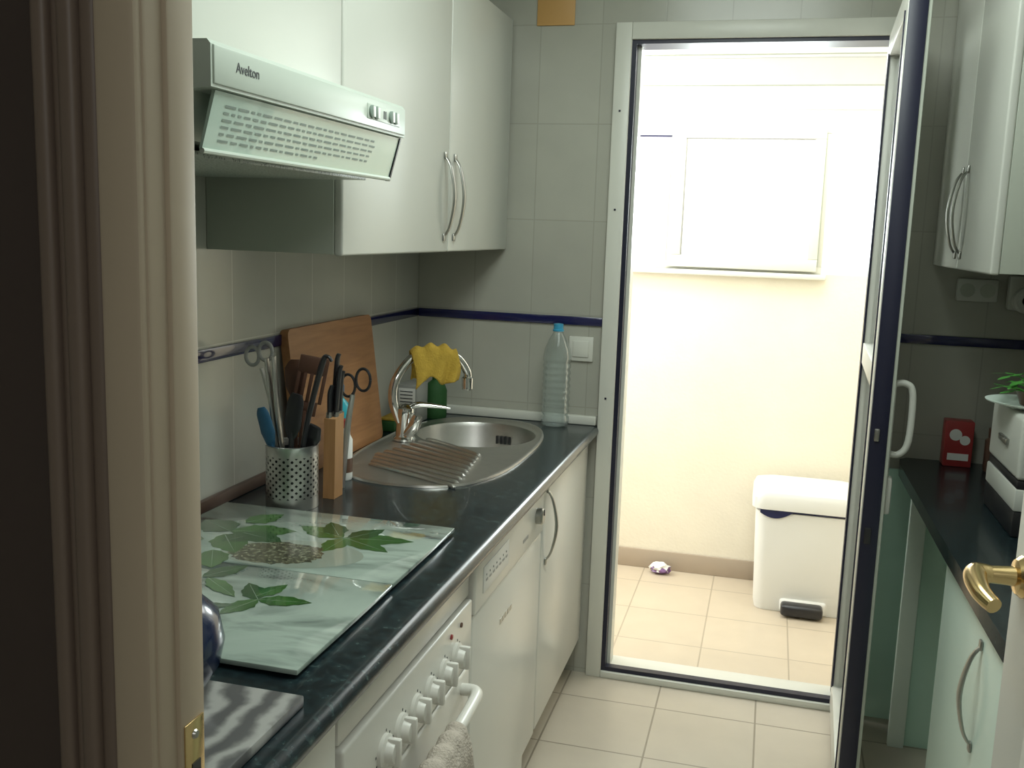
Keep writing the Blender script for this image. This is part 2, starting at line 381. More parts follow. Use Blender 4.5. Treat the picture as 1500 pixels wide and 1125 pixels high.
e = B('door_2')
hx, hy, fx, fy = 0.428, 0.69, 0.366, 1.49
L_ = math.hypot(fx-hx, fy-hy); an = math.atan2(fx-hx, fy-hy)
e.T = Matrix.Translation((hx, hy, 0)) @ Matrix.Rotation(-an, 4, 'Z')
e.box(0, 0.035, 0, L_, 0.008, 2.03, 'doorwhite', 0.002)
for (za, zb_) in ((0.15, 0.85), (1.0, 1.9)):
    e.box(-0.004, 0, 0.12, L_-0.12, za, zb_, 'doorwhite', 0.0015)
e.box(0.008, 0.027, L_, L_+0.0015, 0.95, 1.15, 'brass')
e.lathe([(0.030, 0), (0.030, -0.004), (0.024, -0.011), (0.014, -0.013), (0.012, -0.050), (0.0001, -0.055)], (-0.001, L_-0.045, 1.028), 'brass', 28, 'x')
e.tube([(-0.045, L_-0.045, 1.028), (-0.064, L_-0.048, 1.028), (-0.070, L_-0.070, 1.024), (-0.070, L_-0.105, 1.018), (-0.062, L_-0.130, 1.012)], [0.013, 0.016, 0.015, 0.013, 0.011], 'brass', 14)
e.done()

# ------------------------------------------------------------------ left base units
def bow_handle(b, x, y, z0, z1, sx, m='satin'):
    zc = (z0+z1)/2; d_ = 0.03*sx
    b.tube([(x, y, z0), (x+d_*0.6, y, z0+0.03), (x+d_, y, zc), (x+d_*0.6, y, z1-0.03), (x, y, z1)], [0.006, 0.008, 0.0105, 0.008, 0.006], m, 12, 6, 0.45, up=(1, 0, 0))
    for z in (z0, z1): b.box(min(x, x+0.006*sx), max(x, x+0.006*sx), y-0.008, y+0.008, z-0.010, z+0.010, m, 0.003)

FX = -0.540
k = B('base_cabinet')
k.box(LW+0.005, LW+0.015, 2.43, 3.085, 0.10, 0.815, 'cabside'); k.box(LW+0.015, FX-0.02, 2.43, 2.446, 0.10, 0.815, 'cabside'); k.box(LW+0.015, FX-0.02, 3.069, 3.085, 0.10, 0.815, 'cabside'); k.box(LW+0.015, FX-0.02, 2.446, 3.069, 0.10, 0.116, 'cabside')
k.box(LW+0.005, FX-0.07, 2.43, 3.085, 0, 0.10, 'cab')
k.box(FX-0.02, FX, 2.435, 3.075, 0.13, 0.805, 'white', 0.004)
bow_handle(k, FX, 2.475, 0.60, 0.80, 1)
k.done()
k = B('base_cabinet')
k.box(LW+0.005, FX-0.02, 0.67, 1.17, 0.10, 0.815, 'cabside'); k.box(LW+0.005, FX-0.07, 0.67, 1.17, 0, 0.10, 'cab')
k.box(FX-0.02, FX, 0.675, 1.165, 0.13, 0.805, 'cab', 0.004); bow_handle(k, FX, 0.72, 0.58, 0.78, 1); k.done()

k = B('dishwasher')
k.box(LW+0.01, FX-0.025, 1.815, 2.405, 0.02, 0.815, 'white'); k.box(FX-0.025, FX+0.002, 1.805, 2.415, 0.13, 0.70, 'white', 0.006, 3)
k.box(FX-0.025, FX+0.006, 1.805, 2.415, 0.704, 0.812, 'white', 0.005, 3)
k.box(LW+0.05, FX-0.05, 1.815, 2.405, 0.0, 0.12, 'white')
k.lathe([(0.021, 0), (0.021, 0.014), (0.017, 0.018), (0.0001, 0.018)], (FX+0.006, 2.34, 0.765), 'satin', 28, 'x'); k.box(FX+0.023, FX+0.026, 2.338, 2.342, 0.768, 0.783, 'blackp')
k.box(FX+0.006, FX+0.008, 1.86, 2.06, 0.733, 0.79, 'plastic', 0.0008)
for i in range(7):
    k.box(FX+0.0082, FX+0.0088, 1.875+i*0.026, 1.889+i*0.026, 0.755, 0.760, 'greym'); k.box(FX+0.0082, FX+0.0088, 1.877+i*0.026, 1.880+i*0.026, 0.767, 0.771, 'textm')
k.box(FX+0.006, FX+0.0068, 2.20, 2.25, 0.735, 0.743, 'greym')
for i in range(5): k.box(FX+0.002, FX+0.0028, 2.02+i*0.022, 2.034+i*0.022, 0.60, 0.613, 'satin')
k.done()

k = B('oven')
k.box(LW+0.01, FX-0.03, 1.185, 1.79, 0.02, 0.815, 'white'); k.box(FX-0.03, FX-0.004, 1.18, 1.795, 0.752, 0.812, 'white', 0.003)
k.box(FX-0.03, FX+0.004, 1.18, 1.795, 0.615, 0.746, 'white', 0.005, 3)
k.box(FX-0.03, FX+0.002, 1.18, 1.795, 0.13, 0.605, 'white', 0.006, 3); k.box(FX+0.002, FX+0.004, 1.25, 1.72, 0.25, 0.50, 'blackp', 0.001)
k.box(LW+0.05, FX-0.05, 1.185, 1.79, 0.0, 0.12, 'white')
ys = [1.33, 1.40, 1.47, 1.54, 1.615, 1.69]
for i, y in enumerate(ys):
    k.lathe([(0.027, 0), (0.027, 0.006), (0.020, 0.009), (0.017, 0.022), (0.0001, 0.024)], (FX+0.004, y, 0.668), 'white', 28, 'x')
    k.box(FX+0.012, FX+0.034, y-0.005, y+0.005, 0.646, 0.692, 'white', 0.003)
    for q in range(9):
        a = math.radians(20+q*32); k.box(FX+0.004, FX+0.0046, y+0.031*math.sin(a)-0.0014, y+0.031*math.sin(a)+0.0014, 0.668+0.031*math.cos(a)-0.002, 0.668+0.031*math.cos(a)+0.002, 'textm')
k.lathe([(0.005, 0), (0.005, 0.003), (0.0001, 0.004)], (FX+0.004, 1.66, 0.72), 'red', 14, 'x'); k.lathe([(0.005, 0), (0.005, 0.003), (0.0001, 0.004)], (FX+0.004, 1.72, 0.72), 'brown', 14, 'x')
k.tube([(FX, 1.24, 0.575), (FX+0.035, 1.25, 0.578), (FX+0.045, 1.32, 0.582), (FX+0.050, 1.49, 0.585), (FX+0.045, 1.66, 0.582), (FX+0.035, 1.735, 0.578), (FX, 1.745, 0.575)], 0.012, 'white', 14, 6, 1.0)
k.done()

tw = B('kitchen_towel')
def twf(u, v):
    y = 1.36+u*0.20
    fold = 0.012*math.sin(u*26+1)+0.006*math.sin(u*55+v*4)
    hxx, hz = FX+0.048, 0.585
    L2 = 0.36
    if v < 0.22: z = hz-0.005-(0.22-v)/0.22*0.16; x = hxx-0.020
    elif v > 0.38: z = hz-0.005-(v-0.38)/0.62*L2; x = hxx+0.020+abs(fold)*min(1, (v-0.38)*4)+0.006
    else:
        a = math.pi*(v-0.22)/0.16; x = hxx-0.019*math.cos(a); z = hz+0.019*math.sin(a)
    y += 0.02*math.sin(v*3+u*5)*(v > 0.38)
    return (x+0.004, y, z+0.004*math.sin(u*26))
tw.grid(twf, 40, 50, 'towel'); tw.done(solid=0.005)

# ------------------------------------------------------------------ left worktop with sink cut-out
bc = Vector((-0.840, 2.800)); br_ = 0.186
def rayrect(c, a, x0, x1, y0, y1):
    dx, dy = math.cos(a), math.sin(a); t = 1e9
    if dx > 1e-9: t = min(t, (x1-c.x)/dx)
    if dx < -1e-9: t = min(t, (x0-c.x)/dx)
    if dy > 1e-9: t = min(t, (y1-c.y)/dy)
    if dy < -1e-9: t = min(t, (y0-c.y)/dy)
    return (c.x+dx*t, c.y+dy*t)
ct = B('countertop')
cx0, cx1 = LW+0.001, -0.535
rect = (cx0, cx1, 2.45, BW-0.001)
angs = sorted([2*math.pi*i/64 for i in range(64)]+[math.atan2(y-bc.y, x-bc.x) % (2*math.pi) for x in rect[:2] for y in rect[2:]])
outer = [rayrect(bc, a, *rect) for a in angs]; inner = [(bc.x+(br_+0.004)*math.cos(a), bc.y+(br_+0.004)*math.sin(a)) for a in angs]
n = len(angs)
for z in (CT, CT-0.035):
    ct.add([(p[0], p[1], z) for p in outer]+[(p[0], p[1], z) for p in inner], [[i, (i+1) % n, n+(i+1) % n, n+i] for i in range(n)], 'granite')
ct.add([(p[0], p[1], CT) for p in inner]+[(p[0], p[1], CT-0.035) for p in inner], [[i, (i+1) % n, n+(i+1) % n, n+i] for i in range(n)], 'granite')
ct.box(cx0, cx1, 0.665, 2.45, CT-0.035, CT, 'granite')
prof = [(cx1, CT-0.035), (cx1+0.008, CT-0.035)]+[(cx1+0.008+0.0175*math.sin(math.pi*q/10)*1.0, CT-0.0175-0.0175*math.cos(math.pi*q/10)) for q in range(1, 10)]+[(cx1+0.008, CT), (cx1, CT)]
ct.prism(prof, 1, 0.665, BW-0.001, 'granite')
ct.done()
t = B('trim_counter'); t.box(LW+0.001, DX0-0.005, BW-0.022, BW-0.0005, CT+0.0005, CT+0.03, 'alu', 0.004); t.box(LW+0.001, LW+0.016, 0.67, BW-0.022, CT+0.0005, CT+0.028, 'upstand', 0.004); t.done()

s = B('kitchen_sink')
sc_ = Vector((-0.847, 2.592)); A_, B__ = 0.226, 0.447
def outl(a, k=1.0):
    dx, dy = math.cos(a), math.sin(a); lo, hi = 0, 1.2
    for _ in range(40):
        mi = (lo+hi)/2; X = (bc.x+dx*mi-sc_.x)/(A_*k); Y = (bc.y+dy*mi-sc_.y)/(B__*k)
        if abs(X)**2.8+abs(Y)**2.8 < 1: lo = mi
        else: hi = mi
    return (bc.x+dx*lo, bc.y+dy*lo)
NA = 128; aa = [2*math.pi*i/NA for i in range(NA)]
loops = [[(*outl(a), CT+0.0005) for a in aa], [(*outl(a, 0.995), CT+0.006) for a in aa], [(*outl(a, 0.975), CT+0.007) for a in aa], [(*outl(a, 0.955), CT+0.002) for a in aa]]
def circ(r, z): return [(bc.x+r*math.cos(a), bc.y+r*math.sin(a), z) for a in aa]
loops += [circ(br_+0.002, CT+0.0025), circ(br_-0.004, CT+0.001), circ(br_-0.010, CT-0.012), circ(br_-0.014, CT-0.12), circ(br_-0.035, CT-0.150), circ(0.09, CT-0.157), circ(0.045, CT-0.160)]
vs = [p for l in loops for p in l]
fs = [[j*NA+i, j*NA+(i+1) % NA, (j+1)*NA+(i+1) % NA, (j+1)*NA+i] for j in range(len(loops)-1) for i in range(NA)]
s.add(vs, fs, 'steel')
s.lathe([(0.0001, 0.004), (0.020, 0.004), (0.026, 0.001), (0.040, 0.003), (0.047, 0.0)], (bc.x, bc.y, CT-0.161), 'chrome', 32)
for q in (-0.028, -0.014, 0, 0.014, 0.028):
    s.box(bc.x+q-0.003+0.05, bc.x+q+0.003+0.05, bc.y+0.158, bc.y+0.168, CT-0.06, CT-0.035, 'blackp')
for q in range(10):
    yy = 2.225+q*0.038
    xa = -1.005+0.010*abs(q-3); xb = -0.71-0.004*q
    s.tube([(xa, yy+0.085, CT+0.000), (xa+0.02, yy+0.075, CT+0.0055), (xb-0.02, yy-0.035, CT+0.0055), (xb, yy-0.045, CT+0.000)], 0.0058, 'steel', 10, 4)
s.done(sharp=50)

f = B('kitchen_faucet')
fx_, fy_ = -1.005, 2.625
f.lathe([(0.034, 0), (0.034, 0.006), (0.027, 0.012), (0.025, 0.05), (0.030, 0.075), (0.028, 0.095), (0.016, 0.105), (0.0001, 0.107)], (fx_, fy_, CT+0.004), 'chrome', 32)
f.tube([(fx_-0.01, fy_-0.01, CT+0.06), (fx_-0.030, fy_-0.02, CT+0.12), (fx_-0.026, fy_-0.012, CT+0.18), (fx_+0.006, fy_+0.02, CT+0.238), (fx_+0.06, fy_+0.055, CT+0.262), (fx_+0.120, fy_+0.095, CT+0.245), (fx_+0.148, fy_+0.115, CT+0.205), (fx_+0.151, fy_+0.118, CT+0.18)], [0.015, 0.014, 0.0135, 0.013, 0.013, 0.013, 0.013, 0.013], 'chrome', 18, 8)
f.lathe([(0.014, 0.0), (0.0175, 0.004), (0.0175, 0.036), (0.012, 0.040)], (fx_+0.151, fy_+0.118, CT+0.146), 'chrome', 24)
f.tube([(fx_, fy_, CT+0.085), (fx_+0.03, fy_+0.01, CT+0.108), (fx_+0.095, fy_+0.03, CT+0.105), (fx_+0.125, fy_+0.04, CT+0.100)], [0.018, 0.014, 0.008, 0.006], 'chrome', 14, 6, 0.7)
f.tube([(fx_+0.012, fy_-0.01, CT+0.02), (fx_+0.04, fy_-0.03, CT+0.055), (fx_+0.05, fy_-0.03, CT+0.085)], [0.016, 0.018, 0.014], 'chrome', 14)
f.done()
yc = B('yellow_dishcloth')
d1 = Vector((0.115, 0.085, 0)).normalized(); d2 = Vector((d1.y, -d1.x, 0))
c0 = Vector((fx_+0.067, fy_+0.060, CT+0.262))
def ycf(u, v):
    a = (u-0.5)*0.140; arch = -3.0*a*a+0.003*math.sin(u*19)
    r = 0.019+0.003*math.sin(u*21+v*9)
    if v < 0.38: z = -(0.38-v)/0.38*(0.070+0.012*math.sin(u*5)); sd = -r-0.007*math.sin(u*14+v*5)
    elif v > 0.62: z = -(v-0.62)/0.38*(0.082+0.012*math.sin(u*9+2)); sd = r+0.010*(1+math.sin(u*18+v*6))*(v-0.5)*1.6
    else:
        an_ = math.pi*(v-0.38)/0.24; sd = -r*math.cos(an_); z = r*math.sin(an_)
    p = c0+d1*(a*(1.0-0.12*abs(v-0.5))+0.006*math.sin(v*9))+d2*sd; return (p.x, p.y, p.z+z+arch)
yc.grid(ycf, 36, 40, 'yellow'); yc.done(solid=0.004)

# ------------------------------------------------------------------ hob cover
hc = B('glass_hob_cover')
hx0, hx1 = -1.115, -0.592
hc.box(hx0+0.02, hx1-0.015, 1.17, 1.835, CT+0.0005, CT+0.006, 'blackp', 0.001)
hc.box(hx0, hx1, 1.150, 1.4992, CT+0.006, CT+0.014, 'marble', 0.0015); hc.box(hx0, hx1, 1.5008, 1.840, CT+0.006, CT+0.014, 'marble', 0.0015)
ZT = CT+0.0142
def flat(b, pts, m, z): b.add([(x, y, z) for x, y in pts], [list(range(len(pts)))], m)
def ell(cx, cy, rx, ry, rot=0, n=36, j=0):
    o = []
    for i in range(n):
        a = 2*math.pi*i/n; rr = 1+(random.uniform(-j, j) if j else 0)
        x, y = rx*rr*math.cos(a), ry*rr*math.sin(a); o.append((cx+x*math.cos(rot)-y*math.sin(rot), cy+x*math.sin(rot)+y*math.cos(rot)))
    return o
def leafp(b, x, y, L, Wd, rot, m, z):
    n = 10; top = []; bot = []
    for i in range(n+1):
        t_ = i/n; w_ = Wd*math.sin(math.pi*t_**0.8)*(1+0.12*math.sin(t_*25)); top.append((t_*L, w_/2)); bot.append((t_*L, -w_/2))
    pts = top+bot[::-1][1:-1]
    c_, s_ = math.cos(rot), math.sin(rot)
    flat(b, [(x+p*c_-q*s_, y+p*s_+q*c_) for p, q in pts], m, z)
    m2 = [(0.0, 0.0005), (L*0.9, 0.0002), (L*0.9, -0.0002), (0, -0.0005)]
    flat(b, [(x+p*c_-q*s_, y+p*s_+q*c_) for p, q in m2], 'bowlp', z+0.00005)
R_ = math.radians
flat(hc, ell(-0.825, 1.582, 0.135, 0.076, 0.15), 'bowlp', ZT+0.0001)
flat(hc, ell(-0.850, 1.576, 0.088, 0.060, 0.15, 60, 0.08), 'herb', ZT+0.0003)
for (x, y, L, Wd, r_, mm) in [(-0.775, 1.70, .12, .06, 160, 'leaf'), (-0.775, 1.70, .14, .06, 10, 'leaf'), (-0.77, 1.70, .09, .05, 265, 'leaf'), (-0.765, 1.70, .09, .05, 60, 'leaf2'), (-0.77, 1.70, .12, .05, -25, 'leaf'), (-0.79, 1.71, .09, .05, 125, 'leaf2'),
     (-1.0, 1.66, .13, .08, 20, 'leaf'), (-1.0, 1.66, .10, .08, 150, 'leaf2'), (-1.0, 1.64, .12, .07, -50, 'leaf'), (-1.02, 1.60, .11, .07, 200, 'leaf'), (-0.98, 1.60, .10, .06, 60, 'leaf2'), (-1.0, 1.72, .09, .06, 60, 'leaf'), (-0.97, 1.55, .10, .06, -60, 'leaf'), (-0.97, 1.66, .10, .06, -15, 'leaf2'),
     (-0.77, 1.36, .09, .042, 10, 'leaf'), (-0.77, 1.36, .08, .04, 130, 'leaf2'), (-0.77, 1.36, .08, .04, 250, 'leaf'), (-0.78, 1.37, .07, .035, 70, 'leaf'),
     (-0.92, 1.42, .12, .055, 170, 'leaf'), (-0.91, 1.42, .09, .045, 60, 'leaf2'), (-0.90, 1.42, .11, .035, -35, 'leaf'), (-0.87, 1.28, .10, .035, 150, 'leaf'), (-0.86, 1.29, .08, .03, 30, 'leaf2'), (-1.02, 1.33, .10, .05, 80, 'leaf')]:
    leafp(hc, x, y, L, Wd, R_(r_), mm, ZT+0.0002)
    ZT += 0.00002
hc.done()

sl = B('marble_slab'); sl.box(-0.92, -0.548, 0.76, 1.085, CT+0.0005, CT+0.016, 'slab', 0.003); sl.done()
kt = B('blue_kettle')
kx, ky, kz = -0.728, 1.025, CT+0.017
kt.lathe([(0.045, 0), (0.060, 0.006), (0.081, 0.04), (0.087, 0.07), (0.080, 0.105), (0.055, 0.130), (0.030, 0.140), (0.012, 0.143), (0.010, 0.150), (0.014, 0.158), (0.0001, 0.164)], (kx, ky, kz), 'bluepot', 44)
kt.tube([(kx-0.07, ky, kz+0.04), (kx-0.11, ky-0.005, kz+0.08), (kx-0.135, ky-0.01, kz+0.125)], [0.018, 0.012, 0.009], 'bluepot', 14)
kt.tube([(kx-0.07, ky, kz+0.115), (kx-0.075, ky, kz+0.16), (kx-0.04, ky, kz+0.185), (kx-0.0, ky, kz+0.17), (kx+0.01, ky, kz+0.135)], 0.006, 'blackp', 10)
kt.done()

# ------------------------------------------------------------------ cutting board
cb = B('wooden_cutting_board')
tilt = math.atan2(0.045, 0.36)
cb.T = Matrix.Translation((-1.082, 2.395, CT+0.001)) @ Matrix.Rotation(-tilt, 4, 'Y')
def rrect(y0, y1, z0, z1, r, n=6):
    o = []
    for cy, cz, a0 in ((y1-r, z0+r, -90), (y1-r, z1-r, 0), (y0+r, z1-r, 90), (y0+r, z0+r, 180)):
        for i in range(n+1):
            a = math.radians(a0+90*i/n); o.append((cy+r*math.cos(a), cz+r*math.sin(a)))
    return o
cb.prism(rrect(-0.255, 0.255, 0, 0.365, 0.018), 0, -0.022, 0.0, 'wood')
cb.done()

# ------------------------------------------------------------------ utensil holder
uh = B('utensil_holder')
ux, uy, uz, ur = -0.995, 1.911, CT+0.0005, 0.057
uh.lathe([(ur, 0), (ur, 0.004), (0.0001, 0.005)], (ux, uy, uz), 'steel', 48)
zz0, zz1 = 0.026, 0.118
uh.lathe_open([(ur, 0.0), (ur, zz0)], (ux, uy, uz), 'steel', 80); uh.lathe_open([(ur, zz1), (ur, 0.138), (ur+0.002, 0.141), (ur-0.001, 0.142), (ur-0.002, 0.138)], (ux, uy, uz), 'steel', 80)
cols, rows = 20, 6
dh = (zz1-zz0)/rows
for cI in range(cols):
    for rI in range(rows):
        a0 = 2*math.pi*cI/cols; a1 = 2*math.pi*(cI+1)/cols; h0 = zz0+rI*dh; h1 = h0+dh; ac = (a0+a1)/2; hc_ = (h0+h1)/2
        ou = []; inn = []
        for q in range(12):
            b_ = 2*math.pi*q/12; cx_, sy_ = math.cos(b_), math.sin(b_); mxx = max(abs(cx_), abs(sy_))
            A = ac+(a1-a0)/2*cx_/mxx; Z = hc_+dh/2*sy_/mxx
            ou.append((ux+ur*math.cos(A), uy+ur*math.sin(A), uz+Z))
            A = ac+0.0031/ur*cx_; Z = hc_+0.0031*sy_
            inn.append((ux+ur*math.cos(A), uy+ur*math.sin(A), uz+Z))
        uh.add(ou+inn, [[q, (q+1) % 12, 12+(q+1) % 12, 12+q] for q in range(12)], 'steel')
uh.lathe_open([(ur-0.004, 0.004), (ur-0.004, 0.125)], (ux, uy, uz), 'blackp', 48)
uh.done()
zi = CT+0.012
q = B('kitchen_scissors')
q.tube([(ux-0.02, uy+0.01, zi), (ux-0.045, uy, 1.06), (ux-0.068, uy-0.01, 1.165)], [0.006, 0.009, 0.007], 'steel', 10, 6, 0.5)
for dx_, dz_ in ((-0.018, 0), (0.014, 0.012)):
    q.tube([(ux-0.072+dx_+0.016*math.cos(t_), uy-0.01, 1.190+dz_+0.020*math.sin(t_)) for t_ in [i*math.pi/6 for i in range(13)]], 0.0042, 'greym', 8, 3)
q.done()
q = B('metal_tongs'); q.tube([(ux-0.005, uy-0.02, zi), (ux-0.03, uy-0.025, 1.05), (ux-0.045, uy-0.03, 1.19)], [0.006, 0.011, 0.009], 'steel', 10, 6, 0.4)
q.tube([(ux+0.0, uy-0.01, zi), (ux-0.020, uy-0.022, 1.05), (ux-0.030, uy-0.026, 1.195)], [0.006, 0.011, 0.009], 'steel', 10, 6, 0.4); q.done()
q = B('blue_spatula'); q.tube([(ux-0.01, uy-0.034, zi), (ux-0.031, uy-0.038, 1.02)], 0.005, 'blue', 10, smooth=False); q.tube([(ux-0.031, uy-0.038, 1.0), (ux-0.036, uy-0.041, 1.03), (ux-0.046, uy-0.045, 1.07), (ux-0.050, uy-0.046, 1.085)], [0.008, 0.017, 0.015, 0.008], 'blue', 14, 5, 0.35, up=(0, 1, 0)); q.done()
q = B('slotted_wooden_turner')
q.tube([(ux+0.005, uy+0.02, zi), (ux+0.012, uy+0.03, 1.07)], 0.007, 'darkwood', 10, smooth=False)
q.T = Matrix.Translation((ux+0.013, uy+0.03, 1.07)) @ Matrix.Rotation(math.radians(12), 4, 'Y') @ Matrix.Rotation(math.radians(25), 4, 'Z')
for xs in (-0.030, -0.016, -0.002, 0.012, 0.026): q.box(xs, xs+0.008, -0.004, 0.004, 0.02, 0.09, 'darkwood', 0.001)
q.box(-0.030, 0.034, -0.004, 0.004, 0.085, 0.125, 'darkwood', 0.002); q.box(-0.022, 0.026, -0.004, 0.004, -0.01, 0.022, 'darkwood', 0.002); q.done()
q = B('wooden_spoon'); q.tube([(ux-0.01, uy+0.03, zi), (ux-0.015, uy+0.045, 1.10)], 0.006, 'darkwood', 10, smooth=False); q.tube([(ux-0.015, uy+0.045, 1.09), (ux-0.016, uy+0.046, 1.12), (ux-0.017, uy+0.048, 1.16), (ux-0.018, uy+0.049, 1.18)], [0.007, 0.024, 0.026, 0.010], 'darkwood', 14, 5, 0.3, up=(0, 1, 0)); q.done()
q = B('black_ladle'); q.tube([(ux+0.02, uy-0.02, zi), (ux+0.042, uy-0.022, 1.03), (ux+0.075, uy-0.01, 1.18), (ux+0.088, uy-0.008, 1.20), (ux+0.098, uy-0.008, 1.19)], [0.006, 0.008, 0.009, 0.006, 0.005], 'blackp', 10, 6, 0.7); q.done()
q = B('black_spatula'); q.tube([(ux+0.01, uy-0.036, zi), (ux+0.020, uy-0.040, 1.04)], 0.006, 'blackp', 10, smooth=False); q.tube([(ux+0.018, uy-0.040, 1.02), (ux+0.022, uy-0.041, 1.05), (ux+0.030, uy-0.042, 1.10), (ux+0.034, uy-0.042, 1.12)], [0.007, 0.020, 0.019, 0.012], 'blackp', 14, 5, 0.3, up=(0, 1, 0)); q.done()
q = B('pasta_server'); q.tube([(ux+0.03, uy+0.0, zi), (ux+0.04, uy+0.0, 1.0)], 0.006, 'blackp', 10, smooth=False); q.tube([(ux+0.04, uy+0.0, 0.99), (ux+0.048, uy-0.002, 1.02), (ux+0.058, uy-0.004, 1.045)], [0.008, 0.022, 0.014], 'blackp', 14, 5, 0.35, up=(0, 1, 0)); q.done()

kb = B('knife_block')
kb.prism([(1.985, CT+0.0005), (2.030, CT+0.0005), (2.036, 1.055), (1.991, 1.045)], 0, -0.957, -0.929, 'wood2')
for i, (yy, zt_, lean) in enumerate(((1.999, 1.120, 0.0), (2.008, 1.165, 0.006), (2.018, 1.190, 0.008), (2.028, 1.15, 0.002))):
    xx = -0.943+(0.006 if i % 2 else -0.006)
    kb.tube([(xx, yy, 1.015), (xx, yy+0.003, 1.055), (xx+lean, yy+0.005, zt_-0.02), (xx+lean+0.005, yy+0.006, zt_)], [0.006, 0.008, 0.009, 0.007], 'blackp', 10, 5, 0.6)
    kb.tube([(xx, yy, 1.03), (xx, yy+0.003, 1.058)], 0.0075, 'satin', 10, smooth=False)
kb.done()
ks = B('kitchen_shears')
ks.tube([(-0.950, 2.080, CT+0.002), (-0.940, 2.078, 1.0), (-0.925, 2.075, 1.09)], [0.004, 0.008, 0.006], 'steel', 8)
for s_ in (-1, 1):
    ks.tube([(-0.918+s_*0.019+0.018*math.cos(t_), 2.075, 1.118+s_*0.008+0.026*math.sin(t_)) for t_ in [i*math.pi/6 for i in range(13)]], 0.0034, 'blackp', 8, 3)
ks.done()
so = B('dish_soap_bottle')
so.lathe([(0.0001, 0), (0.026, 0.0), (0.029, 0.006), (0.029, 0.15), (0.025, 0.175), (0.012, 0.19), (0.012, 0.20)], (-1.030, 2.225, CT+0.0005), 'soap', 30)
so.lathe_open([(0.0295, 0.05), (0.0295, 0.12)], (-1.030, 2.225, CT+0.0005), 'plastic', 30)
so.lathe([(0.014, 0.20), (0.014, 0.222), (0.008, 0.228), (0.007, 0.250), (0.0001, 0.252)], (-1.030, 2.225, CT+0.0005), 'blue', 24); so.done()
so = B('spray_bottle'); so.lathe([(0.0001, 0), (0.019, 0), (0.021, 0.005), (0.021, 0.10), (0.011, 0.120), (0.011, 0.130)], (-0.985, 2.160, CT+0.0005), 'plastic', 30)
so.lathe_open([(0.0215, 0.02), (0.0215, 0.055)], (-0.985, 2.160, CT+0.0005), 'brown', 30); so.lathe([(0.012, 0.130), (0.012, 0.15), (0.0001, 0.152)], (-0.985, 2.160, CT+0.0005), 'red', 24); so.done()
o = B('soap_powder_box'); o.box(-1.125, -1.055, 2.86, 2.96, CT+0.0005, CT+0.125, 'greym', 0.004); o.box(-1.118, -1.062, 2.858, 2.8605, CT+0.06, CT+0.115, 'plastic', 0.001)
for i in range(4): o.box(-1.112, -1.07, 2.857, 2.8585, CT+0.070+i*0.011, CT+0.073+i*0.011, 'textm')
o.done()
o = B('green_glass_bottle'); o.lathe([(0.0001, 0), (0.036, 0), (0.038, 0.006), (0.038, 0.09), (0.030, 0.11), (0.012, 0.125), (0.012, 0.135), (0.0001, 0.137)], (-1.045, 3.005, CT+0.0005), 'green', 30); o.done()
o = B('dish_sponge'); o.box(-1.125, -1.075, 2.72, 2.83, CT+0.0005, CT+0.035, 'green', 0.006); o.box(-1.124, -1.076, 2.721, 2.829, CT+0.035, CT+0.043, 'yellow', 0.003); o.done()

wb = B('water_bottle')
pr = [(0.0001, 0.004), (0.030, 0.0), (0.042, 0.006), (0.045, 0.018)]
for i in range(9):
    z = 0.03+i*0.021; pr += [(0.045, z), (0.0420, z+0.006), (0.0420, z+0.010), (0.045, z+0.016)]
pr += [(0.045, 0.225), (0.041, 0.25), (0.028, 0.283), (0.016, 0.302), (0.0135, 0.308)]
wb.lathe(pr, (-0.645, 3.028, CT+0.0005), 'pet', 40)
wb.lathe([(0.0135, 0.306), (0.018, 0.307), (0.018, 0.312), (0.0155, 0.314), (0.0155, 0.330), (0.0001, 0.332)], (-0.645, 3.028, CT+0.0005), 'capblue', 30); wb.done()
sw = B('light_switch'); sw.box(-0.622, -0.542, BW-0.010, BW-0.0005, 1.067, 1.147, 'alu', 0.003); sw.box(-0.608, -0.556, BW-0.014, BW-0.009, 1.081, 1.133, 'alu', 0.002); sw.done()
sbox('orange_wall_tile', -0.768, -0.648, BW-0.006, BW-0.0005, 2.112, 2.235, 'orange', 0.002)

# ------------------------------------------------------------------ wall units
UX = -0.842; UB = 1.417; UT = 2.13
def wallunit(name, x_wall, x_front, ya, yb, zb_, zt_, doors, handles, sx):
    b = B(name); xf = x_front-0.019*sx
    b.box(min(x_wall, xf), max(x_wall, xf), ya, yb, zb_+0.003, zt_, 'cabside', 0.001)
    for (a, c) in doors: b.box(min(xf, x_front), max(xf, x_front), a+0.002, c-0.002, zb_, zt_, 'cab', 0.005, 3)
    for y in handles: bow_handle(b, x_front, y, 1.455, 1.665, sx)
    return b.done()
wallunit('wall_cabinet', LW+0.001, UX, 1.83, 3.092, UB, UT, [(1.83, 2.495), (2.495, 3.09)], [2.455, 2.535], 1)
b = B('wall_cabinet'); b.box(LW+0.001, UX-0.019, 0.70, 1.826, 1.712, UT, 'cabside', 0.001)
b.box(UX-0.019, UX, 1.24, 1.824, 1.712, UT, 'cab', 0.004, 3); b.box(UX-0.019, UX, 0.72, 1.236, 1.712, UT, 'cab', 0.004, 3); b.done()

